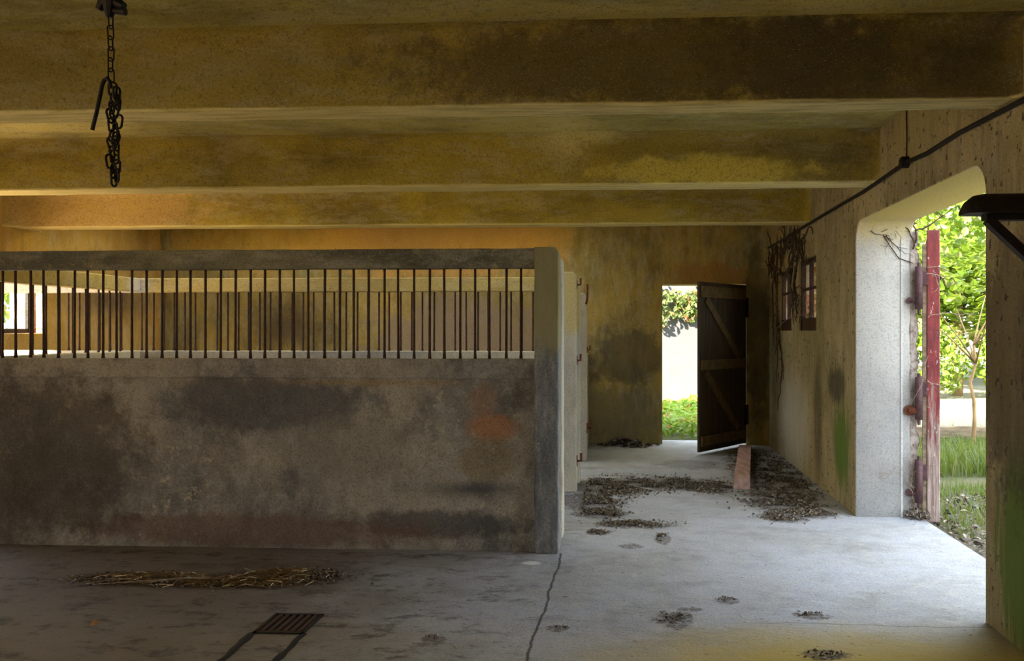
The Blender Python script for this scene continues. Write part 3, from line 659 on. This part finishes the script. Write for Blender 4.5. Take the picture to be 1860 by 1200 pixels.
def gutter(name, x, y0, y1, wd, label, seed):
    V = []; F = []; n = 60
    for i in range(n+1):
        y = y0+(y1-y0)*i/n; a = wd*(.5+.5*mn.noise(Vector((y*9, seed, 0)))+.1); b = wd*(.5+.5*mn.noise(Vector((y*9, seed+4, 0)))+.1); m = x+.012*mn.noise(Vector((y*3, seed, 3)))
        V += [(m-a, y, .001), (m, y, .0045), (m+b, y, .001)]
    for i in range(n):
        for j in (0, 1): F.append((i*3+j, i*3+j+1, i*3+j+4, i*3+j+3))
    me = bpy.data.meshes.new('g'); me.from_pydata(V, [], F)
    tag(link(name, me, dk, base=(x, (y0+y1)/2, 0)), label, 'dirt line', kind=None)
gutter('dirt_seam', -1.855, 2.2, 4.14, .034, 'black dirt filled seam leading from the left side of the drain grate', 1)
gutter('dirt_seam', -1.60, 2.2, 4.14, .030, 'black dirt filled seam leading from the right side of the drain grate', 2)

def timber(name, a, b, wd, h, mat, label, cat):
    a, b = Vector(a), Vector(b); d = (b-a); L = d.length; o = box(name, (-wd/2, 0, 0), (wd/2, L, h), mat, None, bevel=.006, rough=.004, world=False)
    o.location = a; o.rotation_euler.z = math.atan2(-d.x, d.y); return tag(o, label, cat)
timber('timber_beam', (1.07, 8.12, 0), (1.43, 10.55, 0), .15, .10, M['plank'], 'long pinkish brown timber lying on the floor by the plank door', 'timber')
# litter: flat crumbs over the dirty patches
def litter(name, spots, n, size, label, mat='litter', cat='debris', thick=.012):
    P = []
    tot = sum(rx*ry for _, _, rx, ry in spots)
    for (x, y, rx, ry) in spots:
        m = int(n*rx*ry/tot)
        while m > 0:
            a, b = random.gauss(0, .48), random.gauss(0, .48)
            px, py = x+a*rx, y+b*ry
            if mn.noise(Vector((px*5, py*5, 3))) < -.18: m -= .3; continue
            hgt = max(0, thick*(1-(a*a+b*b)))
            P.append((px, py, .006+random.random()*(hgt+.002))); m -= 1
    P = [p for p in P if p[0] < XR-.02 and not (p[0] < -.40 and p[1] > Y1-.02 and p[1] < 9.9)]
    me = leaf_mesh(P, size, [(0, 0, 1)]*len(P), seed=len(P), aspect=.9, var=.6)
    c = spots[0]; return tag(link(name, me, M[mat], base=(c[0], c[1], 0)), label, cat, kind='stuff')
litter('leaf_litter', [(-.15, 8.2, .40, .5), (-.3, 7.5, .26, .42), (-.2, 7.0, .2, .2)], 7000, .018, 'brown leaf litter patch beside the stall posts')
litter('leaf_litter', [(.05, 6.62, .28, .13), (-.22, 6.33, .09, .08), (.25, 6.2, .05, .12)], 1100, .016, 'thin trail of brown litter on the pale floor before the stall posts')
litter('leaf_litter', [(.45, 8.4, .40, .36), (.8, 8.2, .25, .3)], 4200, .018, 'dark litter patch in the middle of the aisle left of the timber')
litter('leaf_litter', [(1.35, 7.6, .32, .5), (1.5, 7.12, .2, .24), (1.22, 6.92, .16, .2), (1.5, 9.2, .32, 1.4)], 8000, .020, 'dark rubble and litter along the foot of the right wall')
litter('leaf_litter', [(.25, 4.45, .09, .1), (.98, 4.55, .08, .05), (.55, 4.78, .06, .05), (.91, 4.0, .09, .05), (-.35, 4.29, .04, .03), (-.94, 4.11, .05, .04)], 260, .014, 'small dry crumbs scattered on the foreground floor', thick=.006)
litter('dirt_heap', [(-.05, 11.15, .3, .1), (.1, 11.0, .14, .08)], 500, .04, 'low dark dirt heap at the foot of the back wall left of the doorway', thick=.10)
# straw
def straw(name, spots, n, label):
    paths = []
    tot = sum(s[2]*s[3] for s in spots)
    for (x, y, rx, ry) in spots:
        for _ in range(int(n*rx*ry/tot)):
            a, b = random.gauss(0, .45), random.gauss(0, .42); px, py = x+a*rx, y+b*ry; L = random.uniform(.02, .11); an = random.gauss(.1, .7); zz = .006+random.random()*.03*max(.1, 1-a*a-b*b)
            d = Vector((math.cos(an), math.sin(an), random.uniform(-.05, .08)))*L/2; c = Vector((px, py, zz+.003)); m = c+Vector((0, 0, random.uniform(0, .008)))
            e0, e1 = c-d, c+d; e0.z = max(e0.z, .003); e1.z = max(e1.z, .003); paths.append(([e0, m, e1], random.choice((.0012, .002, .0028))))
    return tag(link(name, tube_mesh(paths, 3), M['straw'], base=(spots[0][0], spots[0][1], 0)), label, 'straw', kind='stuff')
straw('straw_pile', [(-2.85, 4.98, .42, .13), (-2.35, 4.95, .42, .11), (-2.1, 5.1, .25, .14)], 1500, 'long thin heap of dark brown straw on the left floor')
litter('dark_chaff', [(-2.85, 4.98, .46, .12), (-2.35, 4.96, .46, .10), (-2.0, 5.1, .3, .14)], 5000, .016, 'dark damp chaff under the straw on the left floor')
tag(link('straw_stalk', tube_mesh([([(-3.15, 4.86, .006), (-2.9, 4.89, .02), (-2.6, 4.93, .035), (-2.35, 5.0, .03)], .0035), ([(-3.2, 4.87, .006), (-3.08, 4.90, .02), (-2.98, 4.95, .015)], .003), ([(-2.85, 4.86, .02), (-2.6, 4.9, .04), (-2.3, 4.95, .03)], .003)], 5), M['palevine'], base=(-2.8, 4.9, 0)), 'pale long straw stalks lying across the dark straw heap', 'straw')
fl = leaf_mesh([(0, 0, .012), (.01, .004, .014)], .04, [(0, -.5, 1)]*2, 5); o = tag(link('fallen_leaf', fl, simple('orange_dead_leaf', (190, 140, 76), (150, 100, 50), 30, .8), None, False), 'single curled orange leaf on the left floor', 'leaf'); o.location = (-2.71, 4.19, .004)

# ------------------------------------------------------------------ vines
def vine_paths(starts, n, step, spread, plane, seed, rad=.006, down=-.2, branch=.08):
    """random wandering stems close to a wall; plane(a, b, h) maps along, up, off-wall"""
    r = random.Random(seed); out = []
    stack = [(s[0], s[1], s[2], rad, n) for s in starts]
    while stack:
        a, b, ang, rr, m = stack.pop(); pts = []; rs = []
        h = r.uniform(.004, .02)
        for i in range(m):
            pts.append(plane(a, b, h)); rs.append(rr*(1-.75*i/m))
            ang += r.gauss(0, spread); a += math.cos(ang)*step; b += math.sin(ang)*step; h = min(.05, max(.004, h+r.gauss(0, .006)))
            ang += math.sin(-PI/2-ang)*(-down)*.5
            if r.random() < branch and m-i > 4 and len(out)+len(stack) < 90: stack.append((a, b, ang+r.choice((-1, 1))*r.uniform(.5, 1.1), rr*.7, (m-i)*2//3))
        if len(pts) > 2: out.append((pts, rs))
    return out
rw = lambda a, b, h: (XR-h, a, b)
vp = vine_paths([(10.9, 2.55, -1.6), (10.3, 2.58, -1.9), (9.95, 2.58, -1.2), (9.6, 2.58, -1.8), (9.2, 2.56, -1.4), (10.6, 2.5, -1.5), (9.4, 2.5, -2.4), (9.9, 2.45, -2.8), (10.1, 2.5, -.9)], 16, .04, .5, rw, 3, .013, -.08, .15)
vp += vine_paths([(9.1, 2.3, 1.2), (9.0, 2.3, .8)], 12, .04, .3, rw, 5, .010, 0, .1)
vp += vine_paths([(9.35, 2.30, 2.7), (9.3, 2.28, 0.3), (10.5, 2.24, .2), (10.55, 2.24, -.1)], 24, .04, .18, rw, 8, .016, 0, .1)
vp += vine_paths([(9.0+.16*k, 2.5+.06*math.sin(k*2.1), (-2.8, -.3, -2.0, 3.0, .2)[k % 5]) for k in range(12)], 18, .035, .42, rw, 17, .008, -.12, .16)
vp += vine_paths([(9.32, 2.24, -1.5), (9.42, 2.2, -1.6), (9.5, 2.1, -1.5), (10.5, 2.2, -1.55), (9.62, 2.2, -1.6)], 20, .035, .2, rw, 19, .012, -.3, .1)
vp += vine_paths([(10.65, 2.3, -1.6), (10.7, 2.2, -1.5), (10.55, 1.6, -1.6)], 30, .04, .25, rw, 11, .012, -.3, .08)
tag(link('dead_vine', tube_mesh(vp, 5), M['vine'], None, base=(XR, 10, 2.5)), 'tangle of dead brown vine around the slit windows in the back corner', 'vine')
vp = vine_paths([(9.9, 1.62, 0.02)], 3, .01, .1, rw, 2)
tag(link('pale_stem', tube_mesh([([(XR-.02, 10.5, 1.53), (XR-.03, 10.0, 1.60), (XR-.03, 9.5, 1.66), (XR-.02, 9.1, 1.665), (XR+.0, 8.6, 1.64)], .004), ([(XR-.01, 9.5, 2.1), (XR-.03, 9.55, 2.0), (XR-.03, 9.42, 1.93), (XR-.02, 9.58, 1.85), (XR-.02, 9.45, 1.72), (XR-.01, 9.35, 1.62)], .006)], 5), M['palevine'], base=(XR, 9.5, 1.6)), 'pale thin stem trailing across the sills of the slit windows', 'vine')
jw = lambda a, b, h: (a, GATE[1]-h, b)
vp = vine_paths([(2.02, 2.33, -.3), (1.9, 2.32, -.5), (2.05, 2.3, -1.2)], 12, .028, .35, jw, 4, .004, -.1, .2)
vp += [([(1.93, GATE[1]-.01, 2.33), (2.02, GATE[1]-.01, 2.31), (2.10, GATE[1]-.01, 2.18), (2.17, GATE[1]-.01, 2.08), (2.28, GATE[1]-.01, 2.04)], .004)]
tag(link('dead_vine', tube_mesh(vp, 5), M['vine'], None, base=(2.05, GATE[1], 2.2)), 'short brown creeper on the whitewashed reveal at the top of the gateway', 'vine')
vp = vine_paths([(2.3, 2.2, 1.0), (2.3, 2.3, .5), (2.28, 2.15, 1.4)], 14, .03, .3, lambda a, b, h: (a, GATE[1]-.01-h, b), 9, .008, 0, .2)
tag(link('dead_vine', tube_mesh([(p, r) for p, r in vp if max(q[2] for q in p) < 2.6], 5), M['vine'], base=(2.3, GATE[1], 2.3)), 'brown woody creeper at the outer top corner of the gateway', 'vine')
vp = vine_paths([(2.28, .02, 1.4), (2.3, .05, 2.0), (2.25, .1, 1.0), (2.3, .3, 2.4), (2.22, .25, 1.8)], 20, .026, .5, lambda a, b, h: (a, GATE[1]-.02-h*1.5, max(.01, b)), 21, .0032, 0, .22)
tag(link('dry_creeper', tube_mesh(vp, 4), M['palevine'], base=(2.27, GATE[1], 0)), 'pale dry creeper tangled round the bottom hinge of the red gate', 'vine')
vp = vine_paths([(2.36, 1.95, .4), (2.37, 1.6, .9), (2.37, 1.3, -1.3), (2.36, 1.1, -1.5), (2.36, 2.0, -.3)], 16, .028, .4, lambda a, b, h: (a, gy-.03-h, b), 31, .003, -.1, .2)
tag(link('dry_creeper', tube_mesh(vp, 4), M['palevine'], base=(2.38, gy, 1.5)), 'thin white twigs clinging to the red gate leaf', 'vine')
P = [(2.3+random.gauss(0, .05), 6.95+random.gauss(0, .06)-.04, .01+abs(random.gauss(0, .03))) for _ in range(160)]
tag(link('leaf_litter', leaf_mesh(P, .03, None, 6), M['litter'], base=(2.3, 6.9, 0)), 'dry leaves gathered at the foot of the red gate', 'debris', kind='stuff')
P = [(XR-.01-random.random()*.03, random.choice((9.35, 10.55, 10.6, 9.2))+random.gauss(0, .12), 2.25+random.gauss(0, .2)) for _ in range(60)]
# dead leaves caught outside the slit windows
P = []
for (ya, yb) in ((8.5, 9.28), (9.75, 10.44)):
    for _ in range(150): P.append((XR+random.uniform(.10, .43), yb-random.random()**1.5*.22, 1.53+random.random()*.66))
tag(link('dead_leaves', leaf_mesh(P, .05, None, 8), M['dead'], base=(XR+.2, 9.4, 1.6)), 'orange dead leaves caught outside the slit windows', 'leaves', kind='stuff')

# ------------------------------------------------------------------ outdoors
gr = bpy.data.meshes.new('gr'); nX, nY = 60, 60; V = []; F = []
for j in range(nY+1):
    for i in range(nX+1):
        x = -30+60*i/nX; y = -14+54*j/nY; V.append((x, y, -.08+.04*mn.noise(Vector((x*.6, y*.6, 0)))))
for j in range(nY):
    for i in range(nX): a = j*(nX+1)+i; F.append((a, a+1, a+nX+2, a+nX+1))
gr.from_pydata(V, [], F); gm = link('ground', gr, M['ground'], smooth=True); gm['kind'] = 'structure'
def crown_points(c, r, n, seed, shell=.55):
    q = np.random.default_rng(seed); d = q.normal(size=(n, 3)); d /= np.linalg.norm(d, axis=1)[:, None]
    rad = shell+(1-shell)*q.random(n)**.7
    lump = np.array([1+.28*mn.noise(Vector((a*2.6+seed, b*2.6, c_*2.6))) for a, b, c_ in d])
    return np.array(c)+d*rad[:, None]*lump[:, None]*np.array(r)
def tree(name, base, trunk_h, c, r, n, size, mat, label, seed, cat='tree', tr=.09):
    e = empty(name, base, label=label, cat=cat, group={'broadleaf_tree': 'trees beyond the gateway', 'garden_shrub': 'shrubs under the garden trees'}.get(name))
    b = Vector(base); q = random.Random(seed); pts = [b+Vector((q.gauss(0, .008)*i, q.gauss(0, .008)*i, trunk_h*i/6)) for i in range(7)]
    paths = [(pts, [tr*(1-.07*i) for i in range(7)])]
    for k in range(7):
        a = q.random()*6.28; s = pts[5+k % 2]; L = min(r[0], 2.2)*.7; paths.append(([s, s+Vector((math.cos(a)*L*.4, math.sin(a)*L*.4, L*.4)), s+Vector((math.cos(a)*L, math.sin(a)*L, L*.9))], [tr*.45, tr*.3, tr*.12]))
    link('trunk', tube_mesh(paths, 8), M['bark'], e, smooth=True)
    P = crown_points(c, r, n, seed)
    P = P[P[:, 2] > .05]; link('foliage', leaf_mesh(P, size, None, seed), mat, e); return e
# through the gate
tree('broadleaf_tree', (8.0, 21.3, -.08), 3.0, (8.0, 21.4, 4.7), (3.0, 1.9, 3.7), 15000, .20, M['leaf'], 'leafy green tree with a pale tan trunk beyond the red gate', 5, tr=.17)
tree('broadleaf_tree', (5.2, 24, -.08), 3.5, (5.6, 24, 4.4), (2.8, 1.8, 4.2), 8000, .21, M['leaf'], 'bright green tree behind the red gate post on the left of the opening', 6)
tree('broadleaf_tree', (11.5, 22, -.08), 3.5, (11.2, 22.5, 4.4), (2.6, 2.0, 4.2), 7000, .21, M['leaf'], 'green tree to the right beyond the pier', 7)
tree('tall_tree', (8.5, 28, -.08), 4, (8.5, 28.5, 6), (7.5, 2, 6.0), 14000, .30, M['leaf_dark'], 'tall darker tree mass at the back of the garden', 8)
tree('hazel_bush', (4.3, 10.9, -.08), 1.4, (4.5, 11.3, 3.3), (1.1, .8, 1.3), 2400, .10, M['leaf'], 'overhanging leafy branches near the top of the gateway', 9, 'bush', .03)
# low shrubs under the trees
for i, (x, y, rr, hh, lb) in enumerate([(6.9, 20.2, 1.0, .9, 'low sunlit shrub left of the tan tree trunk'), (9.1, 20.3, 1.1, 1.0, 'low sunlit shrub right of the tan tree trunk')]):
    tree('garden_shrub', (x, y, -.08), .5, (x, y, .8), (rr, .6, hh), 1500, .13, M['leaf'], lb, 40+i, 'shrub', .02)
fr_ = empty('low_rail', (4.5, 11.2, -.08), label='low grey weathered timber rail behind the tall grass outside the gateway', cat='rail')
box('rail_timber', (2.9, 11.14, .13), (7.4, 11.26, .27), M['greywood'], fr_, bevel=.01, rough=.01)
for x in (3.05, 5.1, 7.2): box('stake', (x, 11.262, -.12), (x+.09, 11.34, .25), M['greywood'], fr_, bevel=.01)
def grass(name, region, n, h, w_, label, seed):
    r = np.random.default_rng(seed); x0, x1, y0, y1 = region; R = []
    while len(R) < n:
        x, y = x0+r.random()*(x1-x0), y0+r.random()*(y1-y0)
        if mn.noise(Vector((x*1.2, y*1.2, seed))) > -.25 or r.random() < .25: R.append((x, y, -.08))
    return tag(link(name, blade_mesh(R, h, w_, seed), M['grass'], base=((x0+x1)/2, (y0+y1)/2, 0)), label, 'grass', kind='stuff')
grass('tall_grass', (3.1, 7.6, 9.3, 12.2), 11000, .33, .005, 'tall feathery green grass outside the gateway', 1)
grass('short_grass', (2.5, 5.5, 6.6, 8.8), 3500, .12, .005, 'short dry grass on the stony ground by the gate', 2)
P = [(random.uniform(2.42, 4.5), random.uniform(4.6, 8.2), -.05+random.random()*.02) for _ in range(1500)]
tag(link('leaf_litter', leaf_mesh(P, .05, [(0, 0, 1)]*len(P), 12), M['litter'], base=(3.2, 6.2, -.06)), 'dry leaves and pebbles on the ground outside the threshold', 'debris', kind='stuff')
P = [(2.38+random.gauss(0, .03), 5.05+random.gauss(0, .12), .012) for _ in range(60)]
# behind the back door: white garden wall, ivy and a bed of plants
gw = box('garden_wall', (-9, 17.5, -.1), (3.9, 17.8, 3.6), M['white'], None, bevel=.01, base=(-2.7, 17.6, -.1)); tag(gw, 'plain white rendered garden wall seen through the back doorway', 'wall')
q = np.random.default_rng(3); P = []
for _ in range(5200):
    x = q.uniform(-3, 3.4); low = 1.72+.28*mn.noise(Vector((x*2.2, 0, 0)))+.12*mn.noise(Vector((x*9, 3, 0))); zt = q.uniform(low, 2.48+.1*mn.noise(Vector((x*3, 5, 1))))
    if mn.noise(Vector((x*4, zt*4, 2))) > -.2: P.append((x, 17.45-q.random()*.22, zt))
iv = empty('hanging_ivy', (.2, 17.45, 1.5), label='green and reddish ivy hanging across the upper garden wall', cat='ivy')
link('foliage', leaf_mesh(P, .085, [(0, -1, .3)]*len(P), 4), M['ivy'], iv)
P = []
for _ in range(11000):
    x = q.uniform(-1.5, 3.3); y = q.uniform(12.0, 16.0); h = .26+.16*mn.noise(Vector((x*2, y*2, 7))); P.append((x, y, -.05+h*q.random()**.5))
tag(link('bed_plants', leaf_mesh(P, .085, [(0, -.3, 1)]*len(P), 14), M['bed'], base=(1, 13, 0)), 'bright green ground plants outside the back doorway', 'plants', kind='stuff')
# left side garden
tree('garden_tree', (-13.5, 15.0, -.08), 2.0, (-13.5, 15.5, 2.6), (3.2, 3.0, 3.2), 4000, .22, M['leaf'], 'green foliage glimpsed through the far left window', 61)
